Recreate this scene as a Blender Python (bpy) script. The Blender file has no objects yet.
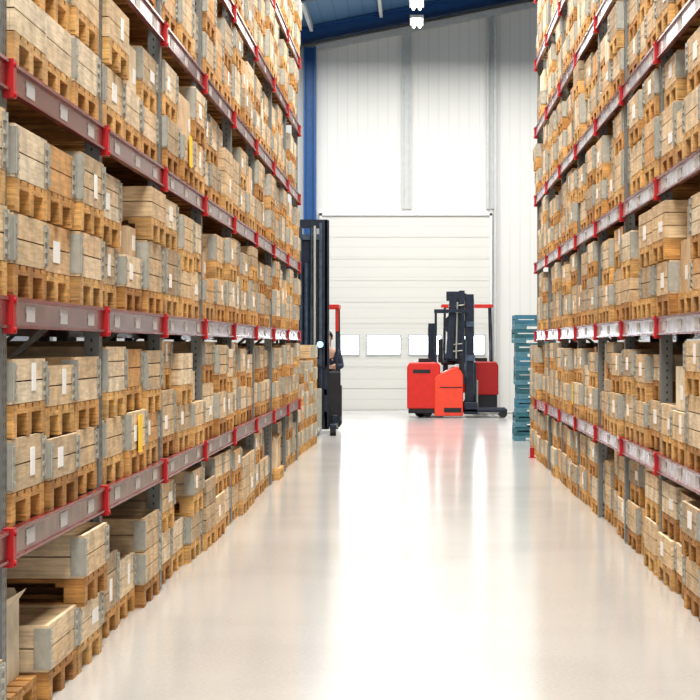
import bpy, math, random
from mathutils import Vector, Matrix
R = random.Random(31)
scene = bpy.context.scene
col = scene.collection
F = 2200.0; VX, VY, H = 418.0, 345.0, 1.6
def px(X, Y, Z): return VX + F*X/Y, VY - F*(Z-H)/Y

# ------------------------------------------------------------ materials
def new_mat(name):
    m = bpy.data.materials.new(name); m.use_nodes = True
    nt = m.node_tree; b = nt.nodes['Principled BSDF']
    return m, nt, b
def N(nt, t, **kw):
    n = nt.nodes.new(t)
    for k, v in kw.items(): setattr(n, k, v)
    return n
def simple(name, c, rough=0.5, metal=0.0, noise=0.12, scale=8.0, emit=None, es=0):
    m, nt, b = new_mat(name)
    tc = N(nt, 'ShaderNodeTexCoord'); no = N(nt, 'ShaderNodeTexNoise')
    no.inputs['Scale'].default_value = scale; no.inputs['Detail'].default_value = 4
    nt.links.new(tc.outputs['Object'], no.inputs['Vector'])
    r = N(nt, 'ShaderNodeValToRGB')
    r.color_ramp.elements[0].position = 0.3; r.color_ramp.elements[1].position = 0.7
    r.color_ramp.elements[0].color = tuple(max(0, x*(1-noise)) for x in c)+(1,)
    r.color_ramp.elements[1].color = tuple(min(1, x*(1+noise)) for x in c)+(1,)
    nt.links.new(no.outputs['Fac'], r.inputs['Fac']); nt.links.new(r.outputs['Color'], b.inputs['Base Color'])
    b.inputs['Roughness'].default_value = rough; b.inputs['Metallic'].default_value = metal
    if emit:
        b.inputs['Emission Color'].default_value = tuple(emit)+(1,); b.inputs['Emission Strength'].default_value = es
    return m
def tinted(name, stops, rough=0.7, grain=(3, 3, 40), gstr=0.25, channel='Red', gscale=4, stain=.35):
    m, nt, b = new_mat(name)
    oi = N(nt, 'ShaderNodeObjectInfo'); sep = N(nt, 'ShaderNodeSeparateColor')
    nt.links.new(oi.outputs['Color'], sep.inputs['Color'])
    at = N(nt, 'ShaderNodeAttribute', attribute_name='tint')
    add = N(nt, 'ShaderNodeMath', operation='ADD')
    nt.links.new(sep.outputs[channel], add.inputs[0]); nt.links.new(at.outputs['Fac'], add.inputs[1])
    geo = N(nt, 'ShaderNodeNewGeometry')
    isl = N(nt, 'ShaderNodeMath', operation='MULTIPLY_ADD')
    nt.links.new(geo.outputs['Random Per Island'], isl.inputs[0]); isl.inputs[1].default_value = 0.3; isl.inputs[2].default_value = -0.15
    add2 = N(nt, 'ShaderNodeMath', operation='ADD', use_clamp=True)
    nt.links.new(add.outputs[0], add2.inputs[0]); nt.links.new(isl.outputs[0], add2.inputs[1])
    r = N(nt, 'ShaderNodeValToRGB'); cr = r.color_ramp
    while len(cr.elements) < len(stops): cr.elements.new(0.5)
    for i, s in enumerate(stops):
        cr.elements[i].position = i/(len(stops)-1); cr.elements[i].color = tuple(s)+(1,)
    nt.links.new(add2.outputs[0], r.inputs['Fac'])
    tc = N(nt, 'ShaderNodeTexCoord'); mp = N(nt, 'ShaderNodeMapping'); mp.inputs['Scale'].default_value = grain
    off = N(nt, 'ShaderNodeVectorMath', operation='ADD'); ocmb = N(nt,'ShaderNodeCombineXYZ')
    om = N(nt,'ShaderNodeMath', operation='MULTIPLY'); om.inputs[1].default_value = 37.0
    nt.links.new(oi.outputs['Random'], om.inputs[0])
    for k in 'XYZ': nt.links.new(om.outputs[0], ocmb.inputs[k])
    nt.links.new(tc.outputs['Object'], off.inputs[0]); nt.links.new(ocmb.outputs[0], off.inputs[1])
    no = N(nt, 'ShaderNodeTexNoise'); no.inputs['Scale'].default_value = gscale; no.inputs['Detail'].default_value = 5
    nt.links.new(off.outputs['Vector'], mp.inputs['Vector']); nt.links.new(mp.outputs['Vector'], no.inputs['Vector'])
    mr = N(nt, 'ShaderNodeMapRange'); mr.inputs['From Min'].default_value = .3; mr.inputs['From Max'].default_value = .7
    mr.inputs['To Min'].default_value = 1-gstr; mr.inputs['To Max'].default_value = 1+gstr*0.5
    nt.links.new(no.outputs['Fac'], mr.inputs['Value'])
    n2 = N(nt, 'ShaderNodeTexNoise'); n2.inputs['Scale'].default_value = 6; n2.inputs['Detail'].default_value = 4
    nt.links.new(off.outputs['Vector'], n2.inputs['Vector'])
    m2 = N(nt, 'ShaderNodeMapRange'); m2.inputs['From Min'].default_value = .35; m2.inputs['From Max'].default_value = .6
    m2.inputs['To Min'].default_value = 1-stain; m2.inputs['To Max'].default_value = 1.05
    nt.links.new(n2.outputs['Fac'], m2.inputs['Value'])
    mm = N(nt,'ShaderNodeMath', operation='MULTIPLY'); nt.links.new(mr.outputs['Result'], mm.inputs[0]); nt.links.new(m2.outputs['Result'], mm.inputs[1])
    mx = N(nt, 'ShaderNodeVectorMath', operation='SCALE')
    nt.links.new(r.outputs['Color'], mx.inputs[0]); nt.links.new(mm.outputs[0], mx.inputs['Scale'])
    nt.links.new(mx.outputs['Vector'], b.inputs['Base Color'])
    b.inputs['Roughness'].default_value = rough
    return m

M_pallet = tinted('pallet_wood', [(.44,.22,.07), (.66,.36,.12), (.74,.46,.18), (.58,.35,.15)], 0.75, (2,2,30), .35)
M_collar = tinted('collar_wood', [(.42,.32,.21), (.60,.46,.30), (.73,.54,.33), (.79,.68,.51), (.66,.38,.16)], 0.7, (1.5,1.5,18), .25, stain=.25)
M_card = tinted('cardboard', [(.46,.28,.14), (.64,.43,.24), (.68,.53,.36), (.76,.67,.52)], 0.8, (2,2,2), .12, stain=.15)
M_ply = tinted('plywood_lid', [(.5,.34,.18), (.66,.50,.31)], 0.6, (3,20,3), .2)
M_galv = simple('galvanised_steel', (.41,.41,.37), 0.40, 0.3, .14, 25)
M_tape = simple('packing_tape', (.62,.50,.34), 0.3)
M_paper = simple('paper_label', (.88,.88,.88), 0.6, 0, .04)
M_yellow = simple('yellow_tag', (1,.66,.03), 0.5, 0, .05)
M_red = simple('maroon_beam_paint', (.18,.008,.014), 0.25, 0.2, .4, 5)
M_redc = simple('red_connector_paint', (.42,.006,.012), 0.4, 0.0, .2, 5)
M_lowb = simple('grey_brown_beam_web', (.22,.155,.14), 0.28, 0.5, .5, 9)  # lowest left web, grey-brown with strong mottling
M_mauve = simple('mauve_sheen_beam_web', (.30,.17,.19), 0.2, 0.6, .5, 9)  # mauve reflection sheen painted into the red beam web
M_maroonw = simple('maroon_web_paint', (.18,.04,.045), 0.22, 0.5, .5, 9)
M_innerR = simple('pale_sheen_beam_web', (.70,.70,.86), 0.2, 0.35, .3, 9)  # pale reflected sheen put into the right beams' web colour
M_innerR0 = simple('lilac_sheen_beam_web', (.52,.50,.62), 0.2, 0.4, .3, 9)  # lilac sheen of reflections painted into the lowest right web
M_dark = simple('dark_steel', (.018,.026,.045), 0.4, .3, .3)
M_rail = simple('blue_grey_rail_steel', (.07,.10,.15), 0.35, .4, .3)
M_black = simple('black_plastic', (.015,.016,.02), 0.5, 0, .2)
M_rubber = simple('rubber', (.03,.03,.03), 0.8)
M_truck = simple('truck_red_paint', (.58,.022,.014), 0.35, 0, .06)
M_truck2 = simple('truck_bright_red_paint', (.76,.07,.035), 0.35, 0, .06)
M_truck3 = simple('truck_dark_red_paint', (.38,.012,.012), 0.35, 0, .06)
M_teal = simple('teal_plastic', (.03,.13,.17), 0.5, 0, .4)
M_teal2 = simple('blue_plastic', (.10,.26,.34), 0.5, 0, .2)
M_teal3 = simple('blue_grey_plastic', (.05,.18,.27), 0.5, 0, .3)
M_blue = simple('blue_steel_paint', (.02,.11,.31), 0.4, 0, .1)
M_blued = simple('dark_blue_truss_paint', (.02,.05,.12), 0.4, 0, .1)
M_lamp = simple('lamp_tube_glow', (1,1,1), 0.5, 0, 0, emit=(1,.90,.66), es=7)
M_glare = simple('lens_glare_glow', (.3,.5,.8), 0.5, 0, 0, emit=(.35,.62,1), es=1.2)  # blue lens glare given as a glow, no lamp behind it
M_white = simple('white_paint', (.76,.77,.77), 0.45, 0, .03)
M_grey = simple('grey_trim', (.58,.60,.60), 0.5, 0, .06)
M_wframe = simple('window_frame', (.52,.58,.63), 0.5, 0, .06)

m, nt, b = new_mat('perforated_upright_steel'); M_up = m
tc = N(nt,'ShaderNodeTexCoord'); sx = N(nt,'ShaderNodeSeparateXYZ'); nt.links.new(tc.outputs['Object'], sx.inputs[0])
def mth(op, a, bb=None, c=None):
    n = N(nt,'ShaderNodeMath', operation=op)
    for i, v in enumerate((a, bb, c)):
        if v is None: continue
        if hasattr(v, 'is_output'): nt.links.new(v, n.inputs[i])
        else: n.inputs[i].default_value = v
    return n.outputs[0]
fz = mth('SUBTRACT', mth('FRACT', mth('MULTIPLY', sx.outputs['Z'], 20.0)), 0.5)
ay = mth('SUBTRACT', mth('ABSOLUTE', sx.outputs['Y']), 0.024)
dd = mth('ADD', mth('POWER', mth('MULTIPLY', fz, .05/.014), 2), mth('POWER', mth('MULTIPLY', ay, 1/.008), 2))
hole = mth('LESS_THAN', dd, 1.0)
ax = mth('SUBTRACT', mth('ABSOLUTE', sx.outputs['X']), 0.03)
d2 = mth('ADD', mth('POWER', mth('MULTIPLY', fz, .05/.010), 2), mth('POWER', mth('MULTIPLY', ax, 1/.006), 2))
side = mth('GREATER_THAN', mth('ABSOLUTE', sx.outputs['Y']), 0.0495)
h2 = mth('MULTIPLY', mth('LESS_THAN', d2, 1.0), side)
hh_ = mth('MAXIMUM', hole, h2)
mixc = N(nt,'ShaderNodeMix', data_type='RGBA'); nt.links.new(hh_, mixc.inputs['Factor'])
mixc.inputs['A'].default_value = (.20,.215,.215,1); mixc.inputs['B'].default_value = (.05,.05,.05,1)
nt.links.new(mixc.outputs['Result'], b.inputs['Base Color'])
b.inputs['Metallic'].default_value = .4; b.inputs['Roughness'].default_value = .45

m, nt, b = new_mat('location_label_paper'); M_loc = m
tc = N(nt,'ShaderNodeTexCoord'); wv = N(nt,'ShaderNodeTexWave', bands_direction='Y'); wv.inputs['Scale'].default_value = 28
wv.inputs['Distortion'].default_value = 3
nt.links.new(tc.outputs['Object'], wv.inputs['Vector'])
rp = N(nt,'ShaderNodeValToRGB'); rp.color_ramp.elements[0].color=(.25,.25,.25,1); rp.color_ramp.elements[0].position=.12
rp.color_ramp.elements[1].color=(.72,.72,.72,1); rp.color_ramp.elements[1].position=.25
nt.links.new(wv.outputs['Fac'], rp.inputs['Fac']); nt.links.new(rp.outputs['Color'], b.inputs['Base Color'])

m, nt, b = new_mat('polished_concrete'); M_floor = m
tc = N(nt,'ShaderNodeTexCoord'); no = N(nt,'ShaderNodeTexNoise'); no.inputs['Scale'].default_value=.5; no.inputs['Detail'].default_value=4
nt.links.new(tc.outputs['Object'], no.inputs['Vector'])
nf = N(nt,'ShaderNodeTexNoise'); nf.inputs['Scale'].default_value=45; nf.inputs['Detail'].default_value=4
nt.links.new(tc.outputs['Object'], nf.inputs['Vector'])
mxn = N(nt,'ShaderNodeMath', operation='MULTIPLY_ADD'); nt.links.new(nf.outputs['Fac'], mxn.inputs[0]); mxn.inputs[1].default_value=.8
nt.links.new(no.outputs['Fac'], mxn.inputs[2])
rp = N(nt,'ShaderNodeValToRGB'); e=rp.color_ramp.elements
e[0].position=.65; e[0].color=(.45,.447,.435,1); e[1].position=1.0; e[1].color=(.52,.518,.505,1)
nt.links.new(mxn.outputs[0], rp.inputs['Fac']); nt.links.new(rp.outputs['Color'], b.inputs['Base Color'])
b.inputs['Roughness'].default_value=.15
b.inputs['Specular IOR Level'].default_value=.19
no2 = N(nt,'ShaderNodeTexNoise'); no2.inputs['Scale'].default_value=25; nt.links.new(tc.outputs['Object'], no2.inputs['Vector'])
bp = N(nt,'ShaderNodeBump'); bp.inputs['Strength'].default_value=.02; bp.inputs['Distance'].default_value=.01
nt.links.new(no2.outputs['Fac'], bp.inputs['Height']); nt.links.new(bp.outputs['Normal'], b.inputs['Normal'])

def ribbed(name, c, axis, freq, depth=.25, rough=.45):
    m, nt, b = new_mat(name)
    tc = N(nt,'ShaderNodeTexCoord'); s = N(nt,'ShaderNodeSeparateXYZ'); nt.links.new(tc.outputs['Object'], s.inputs[0])
    a = N(nt,'ShaderNodeMath', operation='MULTIPLY'); nt.links.new(s.outputs[axis], a.inputs[0]); a.inputs[1].default_value=freq
    f = N(nt,'ShaderNodeMath', operation='FRACT'); nt.links.new(a.outputs[0], f.inputs[0])
    r = N(nt,'ShaderNodeValToRGB'); e=r.color_ramp.elements
    e[0].position=0; e[0].color=tuple(x*(1-depth) for x in c)+(1,); e[1].position=.16; e[1].color=tuple(c)+(1,)
    nt.links.new(f.outputs[0], r.inputs['Fac']); nt.links.new(r.outputs['Color'], b.inputs['Base Color'])
    b.inputs['Roughness'].default_value=rough
    bp = N(nt,'ShaderNodeBump'); bp.inputs['Strength'].default_value=.2; bp.inputs['Distance'].default_value=.02
    nt.links.new(r.outputs['Color'], bp.inputs['Height']); nt.links.new(bp.outputs['Normal'], b.inputs['Normal'])
    return m
M_wall = ribbed('white_ribbed_cladding', (.77,.77,.74), 'X', 4.0, .13)
M_side = ribbed('side_cladding', (.22,.24,.27), 'Y', 3.0, .2)
M_ceil = ribbed('blue_roof_sheeting', (.10,.22,.38), 'X', 3.0, .35)
M_door = ribbed('white_door_panels', (.71,.71,.67), 'Z', 4.0, .11)
M_pane = simple('daylight_pane', (1,1,1), 0.3, 0, 0, emit=(.85,.94,1), es=12.0)

# ------------------------------------------------------------ mesh builder
class MB:
    def __init__(s): s.v=[]; s.f=[]; s.m=[]; s.t=[]; s.smooth=[]
    def _add(s, vs, fs, mi, t=0.0, sm=False):
        o=len(s.v); s.v += [tuple(p) for p in vs]
        for f in fs: s.f.append(tuple(i+o for i in f)); s.m.append(mi); s.t.append(t); s.smooth.append(sm)
        return s
    def box(s, x0,x1,y0,y1,z0,z1, mi=0, t=0.0):
        vs=[(x0,y0,z0),(x1,y0,z0),(x1,y1,z0),(x0,y1,z0),(x0,y0,z1),(x1,y0,z1),(x1,y1,z1),(x0,y1,z1)]
        return s._add(vs,[(0,3,2,1),(4,5,6,7),(0,1,5,4),(1,2,6,5),(2,3,7,6),(3,0,4,7)],mi,t)
    def prism(s, prof, y0, y1, mi=0):
        n=len(prof); vs=[(x,y0,z) for x,z in prof]+[(x,y1,z) for x,z in prof]
        fs=[tuple(range(n)), tuple(range(2*n-1,n-1,-1))]+[(i,n+i,n+(i+1)%n,(i+1)%n) for i in range(n)]
        return s._add(vs,fs,mi)
    def bar(s, p, q, w, h=None, mi=0):
        h = h or w; p=Vector(p); q=Vector(q); d=(q-p).normalized()
        up = Vector((0,0,1)) if abs(d.z)<.95 else Vector((1,0,0))
        a=d.cross(up).normalized(); b_=a.cross(d).normalized()
        vs=[]
        for c in (p,q):
            for i,j in ((-1,-1),(1,-1),(1,1),(-1,1)): vs.append(c+a*(i*w/2)+b_*(j*h/2))
        return s._add(vs,[(0,1,2,3),(7,6,5,4),(0,4,5,1),(1,5,6,2),(2,6,7,3),(3,7,4,0)],mi)
    def cyl(s, p, q, r, n=16, mi=0, r2=None):
        r2 = r if r2 is None else r2
        p=Vector(p); q=Vector(q); d=(q-p).normalized()
        up = Vector((0,0,1)) if abs(d.z)<.95 else Vector((1,0,0))
        a=d.cross(up).normalized(); b_=a.cross(d).normalized()
        vs=[p+(a*math.cos(2*math.pi*i/n)+b_*math.sin(2*math.pi*i/n))*r for i in range(n)]
        vs+=[q+(a*math.cos(2*math.pi*i/n)+b_*math.sin(2*math.pi*i/n))*r2 for i in range(n)]
        s._add(vs,[(i,(i+1)%n,n+(i+1)%n,n+i) for i in range(n)],mi,0.0,True)
        return s._add(vs[:n],[tuple(range(n))[::-1]],mi)._add(vs[n:],[tuple(range(n))],mi)
    def merge(s, o, M, t, mo=0):
        k=len(s.v)
        s.v += [tuple(M @ Vector(p)) for p in o.v]
        for f,mi in zip(o.f,o.m): s.f.append(tuple(i+k for i in f)); s.m.append(mi+mo); s.t.append(t); s.smooth.append(False)
    def mesh(s, name, mats, tint=False):
        me=bpy.data.meshes.new(name); me.from_pydata(s.v,[],s.f)
        for m in mats: me.materials.append(m)
        me.polygons.foreach_set('material_index', s.m); me.polygons.foreach_set('use_smooth', s.smooth)
        if tint:
            a=me.attributes.new('tint','FLOAT','FACE'); a.data.foreach_set('value', s.t)
        me.update(); return me
def mk(name, data, parent=None, loc=(0,0,0), rot=0.0, **props):
    o=bpy.data.objects.new(name, data); o.location=loc; o.rotation_euler=(0,0,rot)
    if parent: o.parent=parent
    for k,v in props.items(): o[k]=v
    col.objects.link(o); return o
def bev(o, w=.02, seg=2):
    b=o.modifiers.new('bevel','BEVEL'); b.width=w; b.segments=seg; b.limit_method='ANGLE'; return o

# ------------------------------------------------------------ structure
WY=54.2; CEIL0=9.93; SL=.2
def struct(name, mb, mats): return mk(name, mb.mesh(name, mats), kind='structure')
struct('floor', MB().box(-9,9,-4,WY,-.2,0), [M_floor])
w=MB(); w.box(-9,9,WY,WY+.3,0,12.5); struct('wall_back', w, [M_wall])
w=MB(); w.box(-9.3,-9,-4,WY+.3,0,12.5); struct('wall_left', w, [M_side])
w=MB(); w.box(9,9.3,-4,WY+.3,0,12.5); struct('wall_right', w, [M_side])
w=MB(); vs=[(-9,-4,CEIL0-9*SL),(9,-4,CEIL0+9*SL),(9,WY,CEIL0+9*SL),(-9,WY,CEIL0-9*SL)]
vs+= [(x,y,z+.15) for x,y,z in vs]
w._add(vs,[(0,3,2,1),(4,5,6,7),(0,1,5,4),(1,2,6,5),(2,3,7,6),(3,0,4,7)],0); struct('ceiling', w, [M_ceil])
k=1
for y in (WY-.35, WY-6.5, WY-12.5):
    w=MB()
    for (dz,h,ww,mi) in ((-.04,.05,.28,0),(-.20,.28,.05,0),(-.37,.05,.28,1)):
        w.bar((-9,y,CEIL0-9*SL+dz),(9,y,CEIL0+9*SL+dz), ww, h, mi)
    struct('trim_%d'%k, w, [M_blue,M_blued]); k+=1
w=MB(); w.bar((-9,WY-.1,CEIL0-9*SL-.53),(9,WY-.1,CEIL0+9*SL-.53),.12,.16); struct('trim_%d'%k, w, [M_grey]); k+=1
for x in (-2.6,-.9,1.6,3.2):
    w=MB(); z=CEIL0+x*SL
    w.box(x-.04,x+.04,20,WY-.5,z-.16,z-.005); struct('trim_%d'%k, w, [M_white]); k+=1
w=MB(); w.box(-2.80,-2.76,WY-.4,WY-.02,0,8.9).box(-2.54,-2.50,WY-.4,WY-.02,0,8.9).box(-2.76,-2.54,WY-.24,WY-.18,0,8.9); struct('trim_%d'%k,w,[M_blue]); k+=1
w=MB(); w.box(-.40,-.36,WY-.10,WY-.005,4.95,9.3).box(-.20,-.16,WY-.10,WY-.005,4.95,9.3).box(-.36,-.20,WY-.05,WY-.005,4.95,9.3); struct('trim_%d'%k,w,[M_grey]); k+=1
w=MB(); w.box(1.68,1.74,WY-.16,WY-.005,4.95,9.7).box(1.87,1.93,WY-.16,WY-.005,0,9.7).box(1.74,1.87,WY-.06,WY-.005,4.95,9.7); struct('trim_%d'%k,w,[M_grey]); k+=1
w=MB(); w.box(-2.42,-2.36,WY-.14,WY-.005,0,4.84).box(1.76,1.82,WY-.14,WY-.005,0,4.84).box(-2.42,1.82,WY-.14,WY-.005,4.78,4.85); struct('trim_%d'%k,w,[M_white]); k+=1
d=MB(); z=0
while z<4.7:
    z1=min(4.78,z+.53); d.box(-2.36,1.76,WY-.09,WY-.006,z+.006,z1-.006); z=z1
d.box(-2.36,1.76,WY-.078,WY-.004,0,4.78)
struct('door_1', d, [M_door])
wins=[(-1.88,-1.47),(-1.24,-.45),(-.20,.56),(.80,1.62)]
for i,(a,b_) in enumerate(wins):
    w=MB(); w.box(a,b_,WY-.105,WY-.095,1.38,1.82,0)
    for (x0,x1,z0,z1) in ((a-.04,b_+.04,1.34,1.38),(a-.04,b_+.04,1.82,1.86),(a-.04,a,1.38,1.82),(b_,b_+.04,1.38,1.82)):
        w.box(x0,x1,WY-.12,WY-.091,z0,z1,1)
    struct('window_%d'%(i+1), w, [M_pane, M_wframe])

hous=MB().box(-.16,.16,-.65,.65,.03,.10); hous=hous.mesh('lamp_housing',[M_white])
tube=MB().cyl((-.07,-.6,.0),(-.07,.6,.0),.035,10).cyl((.07,-.6,.0),(.07,.6,.0),.035,10).mesh('lamp_tube',[M_lamp])
cab=MB().cyl((0,-.5,.1),(0,-.5,.74),.008,6).cyl((0,.5,.1),(0,.5,.74),.008,6).mesh('suspension_cable',[M_dark])
for i,y in enumerate((42,45,48.6,51.4)):
    o=mk('ceiling_lamp', None, loc=(-.03,y,9.12), label='twin-tube white hanging light fitting under blue roof', category='lamp', group='row of lamps along the roof')
    for nm,me in (('lamp_housing',hous),('lamp_tube',tube),('suspension_cable',cab)): mk(nm, me, o)

# ------------------------------------------------------------ racks
LV=[.79,1.73,2.68,3.62,4.57,5.51,6.46]
BH=.065
def topvis(Y): return H+VY*Y/F
LEFT_Y=[8.87+2.7*i for i in range(-1,9)]     # 6.17 .. 30.47
RIGHT_Y=[15.15+2.6*i for i in range(-2,7)]   # 9.95 .. 30.75
rackmesh={}
def build_rack(side, ys, label, x0=1.68, full=True):
    s = -1 if side=='L' else 1
    rack=mk('pallet_rack', None, loc=(s*x0,ys[0],0), label=label, category='storage rack')
    rx = lambda d: s*d
    top=7.1
    if side not in rackmesh:
        D={}
        f=rx(-.012); m_=MB()
        a1,b1=sorted((f,f+rx(.004))); m_.box(a1,b1,-.05,.05,.01,top)
        a2,b2=sorted((f+rx(.004),f+rx(.08))); m_.box(a2,b2,-.05,-.046,.01,top); m_.box(a2,b2,.046,.05,.01,top)
        D['fp']=m_.mesh('front_post',[M_up])
        a,b_=sorted((rx(1.02),rx(1.1))); D['rp']=MB().box(a,b_,-.05,.05,.01,top).mesh('rear_post',[M_up])
        m_=MB(); z=.25; fl=0
        while z<top-1.0:
            p,q=(rx(.09),rx(1.01)) if fl==0 else (rx(1.01),rx(.09))
            m_.bar((p,0,z),(q,0,z+.8),.03); z+=.8; fl^=1
        D['br']=m_.mesh('brace',[M_galv])
        a,b_=sorted((rx(-.015),rx(.13))); D['bp']=MB().box(a,b_,-.08,.08,0,.01).mesh('base_plate',[M_galv])
        L=ys[1]-ys[0]; bm=MB(); w2=L/2-.046
        def bx(d0,d1,z0,z1,mi=0):
            a,b_=sorted((rx(d0),rx(d1))); bm.box(a,b_,-w2,w2,z0,z1,mi)
        bx(-.045,-.013,.050,.065); bx(-.045,-.013,-.062,-.050); bx(-.030,-.014,-.050,.050,1)
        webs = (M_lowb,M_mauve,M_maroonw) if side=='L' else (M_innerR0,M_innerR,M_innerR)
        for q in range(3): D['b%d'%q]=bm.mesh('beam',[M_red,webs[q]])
        cn=MB(); a,b_=sorted((rx(-.055),rx(-.013))); cn.box(a,b_,-.035,.035,-.085,.072)
        a,b_=sorted((rx(-.062),rx(-.055))); cn.cyl((a,0,-.07),(b_,0,-.07),.012,8).cyl((a,0,.05),(b_,0,.05),.012,8)
        D['c']=cn.mesh('beam_connector',[M_redc])
        a,b_=sorted((rx(-.033),rx(-.0305))); D['l']=MB().box(a,b_,-.10,.10,-.033,.033).mesh('location_label',[M_loc])
        rb=MB(); a,b_=sorted((rx(1.102),rx(1.15))); rb.box(a,b_,-w2,w2,-.065,.065); D['r']=rb.mesh('rear_beam',[M_red])
        rackmesh[side]=D
    D=rackmesh[side]
    for i,y in enumerate(ys):
        fr=mk('upright_frame', None, rack, (0,y-ys[0],0))
        for nm,kk in (('front_post','fp'),('rear_post','rp'),('brace','br'),('base_plate','bp')): mk(nm, D[kk], fr)
    L=ys[1]-ys[0]
    for i in range(len(ys)-1):
        y0=ys[i]-ys[0]
        for li,lv in enumerate(LV):
            if lv-.3 > topvis(ys[i+1])+.3: continue
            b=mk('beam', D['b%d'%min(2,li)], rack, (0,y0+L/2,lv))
            if full:
                for yy in ((-.86,.02,.87) if ys[i]<19 else (0.02,)): mk('location_label', D['l'], b, (0,yy,0))
                mk('beam_connector', D['c'], b, (0,-L/2,0))
                if i==len(ys)-2: mk('beam_connector', D['c'], b, (0,L/2,0))
                mk('rear_beam', D['r'], rack, (0,y0+L/2,lv))
    return rack
build_rack('L', LEFT_Y, 'tall pallet rack, maroon beams and galvanised perforated uprights')
build_rack('R', RIGHT_Y, 'tall pallet rack, red beams with pale painted sheen, grey uprights')
B_L=[13.0+2.7*i for i in range(7)]; B_R=[13.0+2.6*i for i in range(7)]  # extra racks added behind to block the bright view through gaps
build_rack('L', B_L, 'added pallet rack behind the aisle rack, blocking bright gaps', 3.10, False)
build_rack('R', B_R, 'added pallet rack behind the aisle rack, blocking bright gaps', 3.10, False)

# ------------------------------------------------------------ pallet / crate templates (front = +x)
PH=.135
def pallet_mb():
    m=MB()
    for y in (-.345,0,.345):
        m.box(-.6,.6,y-.05,y+.05,0,.02)
        for x in (-.55,0,.55): m.box(x-.05,x+.05,y-.055,y+.055,.02,.095)
    for x in (-.53,0,.53): m.box(x-.07,x+.07,-.4,.4,.095,.115)
    for y in (-.335,-.168,0,.168,.335): m.box(-.6,.6,y-.062,y+.062,.115,PH)
    return m
P_MB=pallet_mb(); P_ME=P_MB.mesh('pallet',[M_pallet])
def collar_mb(h, n, off=0):
    m=MB(); bh=h/n
    for i in range(n):
        z0=i*bh+.003; z1=(i+1)*bh-.003
        for sx_ in (-1,1):
            a,b_=sorted((sx_*.58,sx_*.6)); m.box(a,b_,-.4,.4,z0,z1,off)
        for sy in (-1,1):
            a,b_=sorted((sy*.38,sy*.4)); m.box(-.579,.579,a,b_,z0,z1,off)
    return m
def hinge_mb(h,n,off=0):
    m=MB()
    k=max(1,round(h/.215))
    for i in range(k):
        z0=i*h/k+.016; z1=(i+1)*h/k-.016
        m.box(.601,.604,.326,.402,z0,z1,off); m.box(.535,.604,.401,.404,z0,z1,off)
        m.cyl((.606,.40,z0),(.606,.40,z1),.006,6,off)
        for q in range(4):   # pressed ribs
            zz=z0+(q+.5)*(z1-z0)/4
            m.box(.604,.610,.332,.388,zz-.009,zz+.009,off)
    return m
def mirror(hg):
    m=MB(); m.v=[(x,-y,z) for x,y,z in hg.v]; m.f=[tuple(reversed(f)) for f in hg.f]; m.m=list(hg.m); m.t=list(hg.t); m.smooth=list(hg.smooth); return m
COL={}
for key,(h,n) in {'s':(.215,2),'t':(.19,2),'u':(.25,3),'d':(.41,4),'m':(.31,3),'v':(.225,2)}.items():
    c=collar_mb(h,n); hg=hinge_mb(h,n); hg2=mirror(hg)
    lid=MB().box(-.575,.575,-.375,.375,h-.03,h-.015)
    COL[key]=dict(h=h, mbs=(c,hg,hg2,lid), c=c.mesh('wooden_collar',[M_collar]), g=hg.mesh('corner_hinge',[M_galv]),
                  g2=hg2.mesh('corner_hinge',[M_galv]), lid=lid.mesh('lid',[M_ply]))
lab=[MB().box(.6005,.6035,y-w_,y+w_,.05,.05+hh).mesh('paper_label',[M_paper]) for y,hh,w_ in ((-.12,.09,.07),(.1,.12,.05),(0,.1,.09),(.15,.07,.10))]
ytag=MB().box(.612,.616,-.09,.07,-.02,.2).mesh('yellow_tag',[M_yellow])
CARD=[]
for (w_,d_,h_) in ((.39,.58,.28),(.39,.58,.34),(.38,.56,.18),(.78,1.1,.42),(.36,.5,.22)):
    c=MB().box(-d_/2,d_/2,-w_/2,w_/2,0,h_)
    tp=MB().box(-d_/2-.001,d_/2+.001,-.025,.025,h_,h_+.0015).box(d_/2,d_/2+.0015,-.025,.025,h_-.09,h_+.001)
    lb=MB().box(d_/2,d_/2+.002,w_*.12,w_*.42,h_*.25,h_*.25+.09)
    CARD.append(dict(w=w_,d=d_,h=h_,c=c.mesh('carton_body',[M_card]),t=tp.mesh('packing_tape',[M_tape]),l=lb.mesh('paper_label',[M_paper])))
def open_mb(w,d,h):
    m=MB(); t=.008
    m.box(-d/2,d/2,-w/2,w/2,0,t).box(-d/2,d/2,-w/2,-w/2+t,t,h).box(-d/2,d/2,w/2-t,w/2,t,h)
    m.box(d/2-t,d/2,-w/2+t,w/2-t,t,h).box(-d/2,-d/2+t,-w/2+t,w/2-t,t,h)
    return m
def flap_mb(w,d,h):
    m=MB(); fl=.05
    m._add([(d/2,-w/2,h),(d/2,w/2,h),(d/2+.035,w/2-.01,h+fl),(d/2+.035,-w/2+.01,h+fl)],[(0,1,2,3)],0)
    m._add([(-d/2,-w/2,h),(-d/2,w/2,h),(-d/2,w/2-.01,h+fl),(-d/2,-w/2+.01,h+fl)],[(0,1,2,3)],0)
    m._add([(-d/2,w/2,h),(d/2,w/2,h),(d/2-.02,w/2-.002,h+fl),(-d/2+.02,w/2-.002,h+fl)],[(0,1,2,3)],0)
    m._add([(-d/2,-w/2,h),(d/2,-w/2,h),(d/2-.02,-w/2+.03,h+fl*.8),(-d/2+.02,-w/2+.03,h+fl*.8)],[(0,1,2,3)],0)
    return m
OPENB=[]
for (w_,d_,h_) in ((.37,.53,.34),(.37,.53,.28),(.76,1.05,.34)):
    OPENB.append(dict(w=w_,d=d_,h=h_,c=open_mb(w_,d_,h_).mesh('carton_body',[M_card]),f=flap_mb(w_,d_,h_).mesh('carton_flaps',[M_card])))

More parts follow.
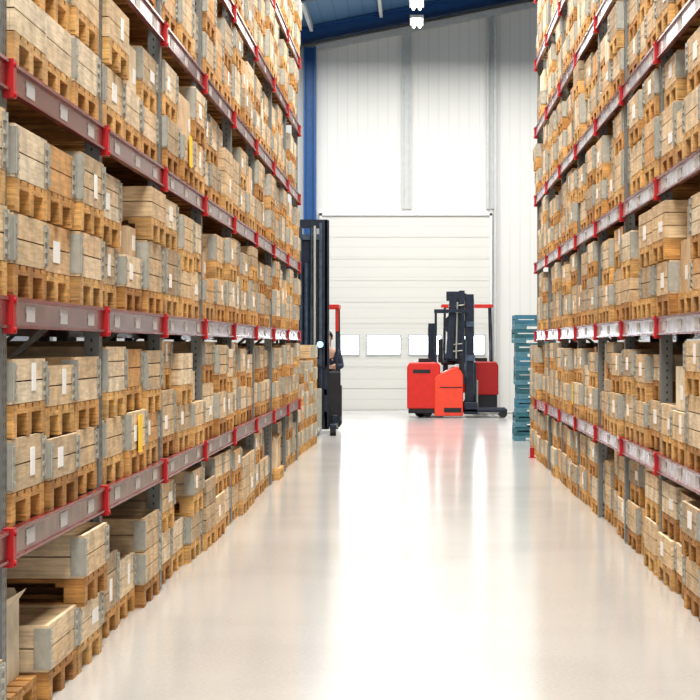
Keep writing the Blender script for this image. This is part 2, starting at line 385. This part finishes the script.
crates=[]; cards=[]; pallets=[]; opens=[]
def slot(s, Y, z, lvl, gapH):
    near = s<0 and Y<13.5
    FX = 1.662 if near else 1.650
    setb = R.uniform(-.03,.05) + (R.uniform(0,.04) if lvl==0 else 0)
    X = s*(FX+.6+setb)
    rot = (math.pi if s>0 else 0)
    r=R.random()
    if lvl==0:
        if s>0: typ = 'c2' if r<.86 else ('d' if r<.92 else 'open')
        else: typ = 'c2' if r<.48 else ('d' if r<.62 else ('one' if r<.82 else 'open'))
        if near: typ = 'c2' if r<.25 else ('one' if r<.75 else 'open')
    else:
        typ = 'c2' if r<.82 else ('d' if r<.84 else ('cc' if r<.95 else 'card'))
        if near: typ='c2' if r<.92 else 'cc'
    j=lambda a: R.uniform(-a,a)
    if typ=='c2':
        k=R.choice('svt' if (near or lvl==0) else 'svtm'); h=COL[k]['h']
        crates.append((X,Y+j(.004),z,rot+j(.004),k)); z2=z+PH+h+.003
        k2=R.choice('svtu') if k!='m' else 't'
        if lvl==0: k2='t' if k in 'sv' else R.choice('st')
        if z2+PH+COL[k2]['h']<z+gapH: crates.append((X+j(.03),Y+j(.004),z2,rot+j(.005),k2))
    elif typ=='one':
        crates.append((X,Y,z,rot+j(.005),R.choice('sm')))
    elif typ=='d':
        crates.append((X,Y,z,rot+j(.004),'d'))
        if R.random()<.7 and lvl>0: cards.append((X-s*.25,Y+j(.1),z+PH+.41+.001,rot,2))
    elif typ=='cc':
        k=R.choice('st'); h=COL[k]['h']; crates.append((X,Y,z,rot,k)); z2=z+PH+h+.001
        for yy in (-.2,.2):
            if R.random()<.9: cards.append((X-s*.28,Y+yy,z2,rot+j(.01),R.choice((0,4,0,2))))
    elif typ=='card':
        pallets.append((X,Y,z,rot)); z2=z+PH+.001
        c=R.choice((0,1,0,4))
        for yy in (-.2,.2):
            cards.append((X-s*.29,Y+yy,z2,rot+j(.01),c))
            if lvl<2: cards.append((X+s*.31,Y+yy,z2,rot+j(.01),c))
            if z2+CARD[c]['h']+.29<z+gapH and R.random()<.85: cards.append((X-s*.29,Y+yy,z2+CARD[c]['h']+.003,rot+j(.01),R.choice((0,4))))
    else:
        pallets.append((X,Y,z,rot)); z2=z+PH+.001
        if R.random()<.3: opens.append((X,Y,z2,rot+j(.01),2))
        else:
            for yy in (-.2,.2):
                opens.append((X-s*.29,Y+yy,z2,rot+j(.01),R.choice((0,1)))); opens.append((X+s*.30,Y+yy,z2,rot+j(.01),R.choice((0,1))))
back=[]
for s,ys in ((-1,LEFT_Y),(1,RIGHT_Y)):
    for i in range(len(ys)-1):
        L=ys[i+1]-ys[i]
        for c in range(3):
            Yc=ys[i]+L/2+(c-1)*(L-.13)/3
            xx,_=px(s*1.65,Yc+.45,1)
            if xx<-12 or xx>712: continue
            for lvl,zb in enumerate([0]+[v+BH+.001 for v in LV]):
                if lvl>=1 and zb>topvis(Yc+.4)+.05: continue
                _,yb=px(s*1.65,Yc+.4,zb+.85)
                if yb>715: continue
                slot(s, Yc+R.uniform(-.002,.002), zb, lvl, (LV[0]-BH-.015) if lvl==0 else .80)
for s,ys in ((-1,B_L),(1,B_R)):  # crates added on the back racks to darken the gaps
    for i in range(len(ys)-1):
        L=ys[i+1]-ys[i]
        for c in range(3):
            Yc=ys[i]+L/2+(c-1)*(L-.13)/3
            for lvl,zb in enumerate([0]+[v+BH+.001 for v in LV]):
                if lvl>=1 and zb>topvis(Yc+.4)+.05: continue
                back.append((s*3.68,Yc,zb,0,'s'))
                if R.random()<.85: back.append((s*3.68,Yc,zb+PH+.215+.003,0,'s' if lvl else 't'))
for (X,Y,ks) in ((-2.30,31.5,'sts'),(-2.30,32.4,'sstt'),(-2.28,33.4,'sdt'),(-2.27,34.6,'stst'),(-2.25,35.6,'sdss'),(2.30,31.8,'sts'),(2.30,32.9,'ssds')):
    z=0
    for k in ks: crates.append((X,Y,z,(math.pi if X>0 else 0)+R.uniform(-.01,.01),k)); z+=PH+COL[k]['h']+.003

crates.sort(key=lambda c:c[1])
ind=crates[:300]; rest=crates[300:]
def nearest(tx,ty,s):
    best=None;bd=1e9
    for i,c in enumerate(ind):
        if (c[0]>0)!=(s>0): continue
        x,y=px(s*1.65,c[1],c[2]+.2); d=(x-tx)**2+(y-ty)**2
        if d<bd: bd=d;best=i
    return best
tags={nearest(181,150,-1),nearest(142,428,-1),nearest(575,395,1)}
def tint(): return min(1,max(0,R.gauss(.50,.27)))
for i,(X,Y,z,rot,k) in enumerate(ind):
    t=tint(); t2=R.random(); K=COL[k]
    li = 0 if t<.35 else (1 if t<.8 else 2)
    lb={0:'weathered brown',1:'honey-coloured',2:'orange-brown'}[li]
    lb=('deep ' if k=='d' else '')+lb+' wooden pallet crate, galvanised corner hinges'
    if i in tags: lb+=', yellow tag'
    e=mk('pallet_crate', None, loc=(X,Y,z), rot=rot, label=lb, category='wooden crate', group='pallet crates stored on the racks')
    parts=[('pallet',P_ME,0),('wooden_collar',K['c'],PH)]
    if R.random()<.85: parts+=[('corner_hinge',K['g'],PH),('corner_hinge',K['g2'],PH)]
    if z<1.8 and R.random()<.45: parts.append(('lid',K['lid'],PH))
    if R.random()<.5: parts.append(('paper_label',R.choice(lab),PH))
    if i in tags: parts.append(('yellow_tag',ytag,PH))
    for nm,me,dz in parts:
        o=mk(nm,me,e,(0,0,dz)); o.color=((t2 if nm=='pallet' else t),0,0,1)
big=MB()
for (X,Y,z,rot,k) in rest+back:
    M=Matrix.Translation((X,Y,z))@Matrix.Rotation(rot,4,'Z'); M2=M@Matrix.Translation((0,0,PH)); c,hg,hg2,lid=COL[k]['mbs']
    big.merge(P_MB,M,R.random(),0); big.merge(c,M2,tint(),1)
    if abs(X)<3: big.merge(hg,M2,0,2); big.merge(hg2,M2,0,2)
    big.merge(lid,M2,R.random(),3)
o=mk('pallet_crate', big.mesh('pallet_crates_far',[M_pallet,M_collar,M_galv,M_ply],True), kind='stuff', label='rows of wooden pallet crates filling far bays and added back racks', category='wooden crate', group='pallet crates stored on the racks')
o.color=(0,0,0,1)
for (X,Y,z,rot) in pallets:
    o=mk('wooden_pallet', P_ME, loc=(X,Y,z), rot=rot, label='wooden pallet carrying cardboard cartons', category='pallet', group='pallets under cartons'); o.color=(R.random(),0,0,1)
for (X,Y,z,rot,c) in cards:
    t=R.random()
    e=mk('cardboard_box', None, loc=(X,Y,z), rot=rot, label='taped %s cardboard carton stored on a rack'%('brown' if t<.5 else 'pale beige'), category='cardboard box', group='cartons stored on the racks')
    o=mk('carton_body',CARD[c]['c'],e); o.color=(t,0,0,1); mk('packing_tape',CARD[c]['t'],e)
    if R.random()<.6: mk('paper_label',CARD[c]['l'],e)
for (X,Y,z,rot,c) in opens:
    t=R.uniform(.2,1)
    e=mk('open_cardboard_box', None, loc=(X,Y,z), rot=rot, label='open-topped beige cardboard carton with raised flaps', category='cardboard box', group='open cartons near the floor')
    for nm,me in (('carton_body',OPENB[c]['c']),('carton_flaps',OPENB[c]['f'])):
        o=mk(nm,me,e); o.color=(t,0,0,1)

# ------------------------------------------------------------ teal stack
def teal_unit():
    a=MB()
    for y in (-.33,0,.33):
        for x in (-.5,0,.5): a.box(x-.10,x+.10,y-.07,y+.07,0,.05)
    a.box(-.6,.6,-.4,.4,.05,.085)
    b_=MB(); zt=.232
    for z0,z1 in ((.085,.150),(.172,zt)):
        for sx_ in (-1,1):
            p,q=sorted((sx_*.57,sx_*.59)); b_.box(p,q,-.39,.39,z0,z1)
        for sy in (-1,1):
            p,q=sorted((sy*.37,sy*.39)); b_.box(-.57,.57,p,q,z0,z1)
    for x in (-.57,-.19,.19,.57):
        for sy in (-1,1):
            p,q=sorted((sy*.36,sy*.40)); b_.box(x-.03,x+.03,p,q,.085,zt)
    return a,b_
ta,tb0=teal_unit()
ta=ta.mesh('base_pallet',[M_teal2]); tbs=[tb0.mesh('crate_body',[M_teal]),tb0.mesh('crate_body',[M_teal3])]
for i in range(9):
    v=1 if i in (2,5,8) else 0
    e=mk('plastic_crate', None, loc=(2.22+R.uniform(-.03,.03),37.1,i*.2335), rot=R.uniform(-.03,.03), label=('blue-grey' if v else 'teal-blue')+' slatted pallet crate in a tall stack', category='plastic crate', group='stack of teal crates')
    mk('base_pallet',ta,e); mk('crate_body',tbs[v],e)
e=mk('post_guard', None, loc=(1.62,31.25,0), label='short red steel post guard at the rack end', category='post guard')
bev(mk('guard_post', MB().box(-.03,.03,-.05,.05,.01,.15).mesh('guard_post',[M_redc]), e),.01)
mk('base_plate', MB().box(-.05,.05,-.09,.09,0,.01).mesh('base_plate',[M_redc]), e)

# ------------------------------------------------------------ reach trucks (forward = +x)
def truck(loc, rot, mastH, label, dark=False, mw=.33, guardz=2.35, leg=1.75, mx=.68, dense=False, back=False):
    t=mk('reach_truck', None, loc=loc, rot=rot, label=label, category='forklift')
    body=M_dark if dark else (M_truck3 if back else M_truck)
    y1=.12 if dark else .6
    zb=.45 if back else .20
    c=MB(); c.prism([(-.75,zb),(-.02,zb),(-.02,1.16),(-.10,1.22),(-.70,1.22),(-.75,1.12)],-.6,y1); bev(mk('chassis', c.mesh('chassis',[body]), t),.03,3)
    mk('bumper_skirt', MB().box(-.72,-.02,-.57,y1-.03,.10,zb+.02).mesh('bumper_skirt',[M_black]), t)
    if not dark:
        c=MB(); c.box(-.50,-.22,-.3,.3,1.22,1.30); mk('hood_rim', c.mesh('hood_rim',[M_black]), t)
    if dark: pr=[(-.02,.12),(.5,.12),(.5,.70),(.40,.82),(-.02,.88)]
    else: pr=[(-.15,.04),(.48,.04),(.48,.95),(.44,1.02),(.34,1.14),(-.08,.94),(-.15,.88)] if not back else [(-.02,.5),(.45,.5),(.45,.86),(.40,.92),(-.02,1.0)]
    c=MB(); c.prism(pr,-.62,.0 if dark else .6); bev(mk('battery_cover', c.mesh('battery_cover',[M_black if dark else (M_truck3 if back else M_truck2)]), t),.025,3)
    if not back:
        mk('side_step', MB().box(.06,.44,-.627,-.621,.12,.22).mesh('side_step',[M_black]), t)
        mk('panel_seam', MB().box(-.03,.46,-.627,-.621,.66,.68).mesh('panel_seam',[M_black]), t)
    if not dark and not back:
        mk('side_vent', MB().box(-.62,-.24,-.606,-.6,.98,1.06).mesh('side_vent',[M_black]), t)
    if dark:
        c=MB(); c.box(-.5,.72,.13,.60,.20,.28); c.box(-.6,-.3,.13,.6,.12,.85); mk('cab_floor', c.mesh('cab_floor',[M_black]), t)
        c=MB(); c.box(.68,.74,.05,.62,.12,1.12); bev(mk('front_shield', c.mesh('front_shield',[M_black]), t),.02)
    s=MB(); sy=.36 if dark else 0; sxo=-.22 if dark else 0
    s0=.88 if dark else 1.16
    s.box(sxo,.32+sxo,sy-.21,sy+.21,s0,s0+.1).box(-.06+sxo,.04+sxo,sy-.21,sy+.21,s0+.05,s0+.58); bev(mk('seat', s.mesh('seat',[M_black]), t),.03)
    s=MB(); s.box(.40,.51,-.5,.0,.97,1.40); bev(mk('control_console', s.mesh('control_console',[M_black]), t),.02)
    s=MB(); n=20
    for i in range(n):
        a0=2*math.pi*i/n;a1=2*math.pi*(i+1)/n
        s.cyl((.35+.14*math.cos(a0)*.6,-.2+.14*math.sin(a0),1.44-.08*math.cos(a0)),(.35+.14*math.cos(a1)*.6,-.2+.14*math.sin(a1),1.44-.08*math.cos(a1)),.013,6)
    s.cyl((.35,-.2,1.44),(.45,-.2,1.3),.02,8); s.bar((.35,-.33,1.44),(.35,-.07,1.44),.02); mk('steering_wheel', s.mesh('steering_wheel',[M_black]), t)
    for x,y in ((-.6,-.55),(-.6,.55),(.5,-.55),(.5,.55)) if not dense else ((-.12,-.55),(-.12,.55),(.5,-.55),(.5,.55)):
        g=MB(); z0=(1.1 if (y<0 or not dark) else .8) if x<0 else (.25 if dark else .75)
        g.bar((x,y,z0),(x*.95,y*.98,guardz),.045,.045)
        mk('guard_post', g.mesh('guard_post',[M_dark]), t)
    g=MB(); xb=-.62 if not dense else -.14
    for y in (-.55,.55): g.bar((xb,y,guardz),(.55,y,guardz),.06,.07)
    for x in (xb+.02,.53): g.bar((x,-.57,guardz),(x,.57,guardz),.06,.07)
    for i in range(7): g.bar((xb,-.42+i*.14,guardz),(.53,-.42+i*.14,guardz),.025,.03)
    if dark: g.bar((.5,.55,guardz),(.5,.55,1.85),.05,.05)
    mk('overhead_guard', g.mesh('overhead_guard',[M_dark if dense else M_truck]), t)
    ma=mk('mast', None, t, (mx-.68,0,0))
    g=MB()
    for sg in (-1,1):
        y=sg*mw
        g.box(.68,.86,y-.035,y+.035,.08,mastH); g.box(.68,.70,min(y,y-sg*.09),max(y,y-sg*.09),.08,mastH); g.box(.84,.86,min(y,y-sg*.09),max(y,y-sg*.09),.08,mastH)
    for z in (.3,mastH*.55,mastH-.06): g.box(.66,.70,-mw,mw,z-.08,z+.08)
    mk('outer_channel', g.mesh('outer_channel',[M_dark]), ma)
    g=MB()
    for sg in (-1,1):
        y=sg*(mw-.11); g.box(.72,.84,y-.03,y+.03,.12,mastH-.05)
    for z in (.5,1.3,mastH-.3): g.box(.74,.78,-mw+.12,mw-.12,z-.05,z+.05)
    mk('inner_channel', g.mesh('inner_channel',[M_rail if dark else M_dark]), ma)
    g=MB(); 
    for y in (-.10,.10): g.cyl((.78,y,.15),(.78,y,mastH*.62),.04,12).cyl((.78,y,mastH*.62),(.78,y,mastH-.12),.03,10)
    g.cyl((.78,0,.15),(.78,0,mastH*.8),.045,12)
    mk('lift_cylinder', g.mesh('lift_cylinder',[M_rail]), ma)
    g=MB()
    for y in (-.16,.16): g.box(.86,.875,y-.02,y+.02,.5,mastH-.1)
    mk('lift_chain', g.mesh('lift_chain',[M_galv]), ma)
    if dark:
        g=MB(); g.box(.705,.712,-mw+.02,mw-.02,.2,mastH-.25)
        for i in range(12): g.box(.712,.72,-mw+.03,mw-.03,.4+i*.27,.42+i*.27)
        mk('mast_screen', g.mesh('mast_screen',[M_dark]), ma)
        g=MB().box(.87,.95,.18,.34,1.53,1.69); g2=MB().cyl((.95,.26,1.61),(.956,.26,1.61),.06,20)  # glowing disc and its mount added for lens glare
        mk('glare_disc_mount', g.mesh('glare_disc_mount',[M_black]), ma); mk('glare_disc', g2.mesh('glare_disc',[M_glare]), ma)
    if dense:
        g=MB()
        g.box(.14,.50,-.34,.30,1.25,1.80); g.cyl((.30,-.36,2.05),(.30,-.24,2.05),.24,20); g.box(.40,.52,-.4,.4,1.25,mastH+.08)
        for y in (-.36,.36): g.bar((.18,y,1.3),(.27,y,mastH+.02),.18,.14)
        g.box(.12,.5,-.38,.38,mastH-.14,mastH+.06); g.bar((.2,-.3,1.5),(.48,-.3,2.6),.10); g.bar((.48,-.34,1.4),(.2,-.34,2.5),.09)
        g.box(.22,.42,-.35,-.2,1.9,2.6)
        mk('hydraulic_hose_frame', g.mesh('hydraulic_hose_frame',[M_dark]), t)
        g=MB()
        for z in (1.45,1.6,2.3,2.45): g.cyl((.16,-.41,z),(.5,-.41,z+.03),.016,8)
        g.cyl((.33,-.45,1.3),(.36,-.45,2.55),.02,8)
        mk('hydraulic_hose', g.mesh('hydraulic_hose',[M_galv]), t)
        g=MB().box(.53,.56,-.44,-.38,.9,1.7).box(.53,.74,-.41,-.38,1.25,1.38).box(.56,.72,-.42,-.385,2.0,2.12)
        mk('mast_bracket', g.mesh('mast_bracket',[M_rail]), t)
    g=MB(); cx=mx-.68
    for z in (.35,.75): g.box(cx+.88,cx+.92,-.38,.38,z-.05,z+.05)
    for y in (-.36,.36): g.box(cx+.88,cx+.92,y-.03,y+.03,.3,1.2)
    for i in range(5): g.box(cx+.895,cx+.91,-.26+i*.13-.01,-.26+i*.13+.01,.8,1.2)
    g.box(cx+.88,cx+.92,-.38,.38,1.18,1.22)
    mk('fork_carriage', g.mesh('fork_carriage',[M_dark]), t)
    for y in (-.24,.24):
        g=MB(); g.box(cx+.92,cx+.96,y-.05,y+.05,.1,.82).box(cx+.92,leg+.15,y-.05,y+.05,.08,.12); bev(mk('fork', g.mesh('fork',[M_galv]), t),.006,1)
    for sg in (-1,1):
        g=MB(); y=sg*.52; g.box(.5,leg,y-.06,y+.06,.12,.20); g.box(.5,.8,y-.06,y+.06,.08,.34)
        bev(mk('support_leg', g.mesh('support_leg',[M_dark]), t),.015)
        mk('wheel', MB().cyl((leg-.09,y-.05,.09),(leg-.09,y+.05,.09),.09,20).mesh('wheel',[M_rubber]), t)
    mk('wheel', MB().cyl((-.45,-.08,.15),(-.45,.08,.15),.15,20).mesh('wheel',[M_rubber]), t)
    mk('wheel', MB().cyl((-.3,-.5,.09),(-.3,-.4,.09),.09,20).mesh('wheel',[M_rubber]), t)
    return t
truck((.51,48.9,0),0,2.72,'red reach truck with dark lowered mast beside the dock door',mx=.54,dense=True,leg=1.45)
truck((1.10,51.2,0),math.pi,2.1,'second darker red reach truck parked tight by the wall', guardz=2.5, leg=1.0, back=True)
truck((-2.02,40.5,0),-math.pi/2,3.85,'dark reach truck with tall black mast and red overhead guard', dark=True, guardz=2.3, mw=.38)

# ------------------------------------------------------------ driver (faces -Y), seated
def skin(name, verts, edges, radii, mat, parent, root=0, sub=2, **props):
    me=bpy.data.meshes.new(name); me.from_pydata(verts,edges,[]); me.materials.append(mat)
    o=mk(name, me, parent, **props)
    sk=o.modifiers.new('skin','SKIN'); sk.use_smooth_shade=True
    for i,r in enumerate(radii):
        r = r if isinstance(r,tuple) else (r,r)
        me.skin_vertices[0].data[i].radius=r; me.skin_vertices[0].data[i].use_root=(i==root)
    ss=o.modifiers.new('sub','SUBSURF'); ss.levels=sub; ss.render_levels=sub
    return o
M_skin=simple('skin',(.50,.30,.22),.5,0,.05); M_jac=simple('dark_work_jacket',(.02,.03,.06),.8); M_tro=simple('dark_trousers',(.02,.022,.03),.8)
M_hair=simple('brown_hair',(.06,.04,.025),.7,0,.3)
P=mk('person', None, loc=(-1.66,40.52,0.0), label='driver in dark work clothes seated in the reach truck', category='person')
hz=1.06
V=[(0,0,hz),(0,.0,hz+.2),(0,.02,hz+.42),(0,.02,hz+.50),(0,.0,hz+.57),(0,-.01,hz+.66),(0,0,hz+.74)]
E=[(0,1),(1,2),(2,3),(3,4),(4,5),(5,6)]; RR=[(.15,.11),(.14,.10),(.16,.10),(.055,.055),(.065,.075),(.08,.095),(.06,.07)]
JV=[(0,0,hz),(0,0,hz+.2),(0,.02,hz+.42),(0,.02,hz+.49)]; JE=[(0,1),(1,2),(2,3)]; JR=[(.165,.125),(.155,.115),(.17,.115),(.07,.07)]
TV=[(0,0,hz)]; TE=[]; TR=[(.16,.12)]
for s in (-1,1):
    b0=len(V); V+=[(s*.19,.02,hz+.40),(s*.25,-.06,hz+.14),(s*.16,-.28,hz+.16),(s*.13,-.35,hz+.17)]; E+=[(2,b0),(b0,b0+1),(b0+1,b0+2),(b0+2,b0+3)]; RR+=[.055,.045,.032,(.035,.02)]
    hand=b0+3
    for fi,(dx,ln) in enumerate(((-.028,.065),(-.009,.078),(.010,.072),(.028,.055))):
        q=len(V); x0=s*.13+dx
        V+=[(x0,-.385,hz+.172),(x0,-.385-ln*.55,hz+.162),(x0,-.385-ln*.75,hz+.125)]; E+=[(hand,q),(q,q+1),(q+1,q+2)]; RR+=[.0095,.0085,.0075]
    q=len(V); V+=[(s*.13-s*.04,-.345,hz+.165),(s*.13-s*.055,-.385,hz+.15)]; E+=[(hand,q),(q,q+1)]; RR+=[.011,.009]
    b1=len(JV); JV+=[(s*.19,.02,hz+.40),(s*.25,-.06,hz+.14),(s*.17,-.26,hz+.16)]; JE+=[(2,b1),(b1,b1+1),(b1+1,b1+2)]; JR+=[.07,.058,.045]
    b0=len(V); V+=[(s*.10,-.08,hz-.02),(s*.12,-.42,hz-.02),(s*.12,-.40,hz-.42),(s*.12,-.40,hz-.66),(s*.12,-.52,hz-.70)]; E+=[(0,b0),(b0,b0+1),(b0+1,b0+2),(b0+2,b0+3),(b0+3,b0+4)]; RR+=[.09,.06,.05,.04,.035]
    b1=len(TV); TV+=[(s*.10,-.08,hz-.02),(s*.12,-.42,hz-.02),(s*.12,-.40,hz-.60)]; TE+=[(0,b1),(b1,b1+1),(b1+1,b1+2)]; TR+=[.105,.075,.055]
skin('body',V,E,RR,M_skin,P)
skin('jacket',JV,JE,JR,M_jac,P); skin('trousers',TV,TE,TR,M_tro,P)
for s in (-1,1):
    sh=MB(); sh.box(s*.12-.05,s*.12+.05,-.60,-.34,hz-.755,hz-.65); bev(mk('boot',sh.mesh('boot',[M_black]),P),.03,3)
import bmesh
def ell(name,c,r,mat,parent,cut=None):
    bm=bmesh.new(); bmesh.ops.create_uvsphere(bm,u_segments=20,v_segments=14,radius=1)
    for v in bm.verts: v.co=Vector((c[0]+v.co.x*r[0],c[1]+v.co.y*r[1],c[2]+v.co.z*r[2]))
    if cut: bmesh.ops.delete(bm,geom=[v for v in bm.verts if cut(v.co)],context='VERTS')
    me=bpy.data.meshes.new(name); bm.to_mesh(me); bm.free(); me.materials.append(mat)
    for p in me.polygons: p.use_smooth=True
    return mk(name,me,parent)
hc=(0,-.005,hz+.67)
ell('hair',(hc[0],hc[1]+.02,hc[2]+.02),(.095,.108,.115),M_hair,P,lambda c: c.y<hc[1]-.045 and c.z<hc[2]+.06 or c.z<hc[2]-.05)
ell('nose',(0,hc[1]-.098,hc[2]-.01),(.013,.02,.024),M_skin,P)
ell('mouth',(0,hc[1]-.083,hc[2]-.05),(.024,.01,.007),simple('lips',(.5,.2,.18),.5),P)
M_eye=simple('eye',(.05,.04,.04),.2)
for s in (-1,1):
    ell('eye',(s*.032,hc[1]-.084,hc[2]+.02),(.012,.009,.008),M_eye,P)
    ell('ear',(s*.085,hc[1]+.0,hc[2]),(.012,.022,.032),M_skin,P)

# ------------------------------------------------------------ lights
def area(name, loc, rot, sx_, sy, power, color=(1,1,1)):
    l=bpy.data.lights.new(name,'AREA'); l.shape='RECTANGLE'; l.size=sx_; l.size_y=sy; l.energy=power; l.color=color
    o=bpy.data.objects.new(name,l); o.location=loc; o.rotation_euler=rot; col.objects.link(o); return o
area('roof_light_aisle',(0,19,8.7),(0,0,0),2.6,44,4000,(1,.935,.85))
area('end_wall_fill',(0,46,8.6),(0,0,0),10,12,1500,(1,.98,.94))  # wide fill added to whiten the back wall, no such fitting
area('fill_behind',(0,-3.5,3.0),(math.radians(90),0,0),7,5,370,(1,.93,.83))  # unseen fill lamp added behind the camera
wd=bpy.data.worlds.new('World'); scene.world=wd; wd.use_nodes=True
bg=wd.node_tree.nodes['Background']; bg.inputs['Color'].default_value=(.92,.95,1,1); bg.inputs['Strength'].default_value=.3

cam=bpy.data.cameras.new('camera'); co=bpy.data.objects.new('camera',cam); col.objects.link(co)
co.location=(0,0,H); co.rotation_euler=(math.radians(90),0,0)
cam.sensor_width=36; cam.lens=F/700*36; cam.shift_x=-(VX-350)/700; cam.shift_y=-(350-VY)/700
cam.clip_end=200
scene.camera=co
scene.view_settings.view_transform='Standard'
try: scene.view_settings.look='Medium High Contrast'
except Exception as ex: print('look', ex)
print('crates',len(crates),'cards',len(cards),'opens',len(opens),'pallets',len(pallets), scene.view_settings.look)
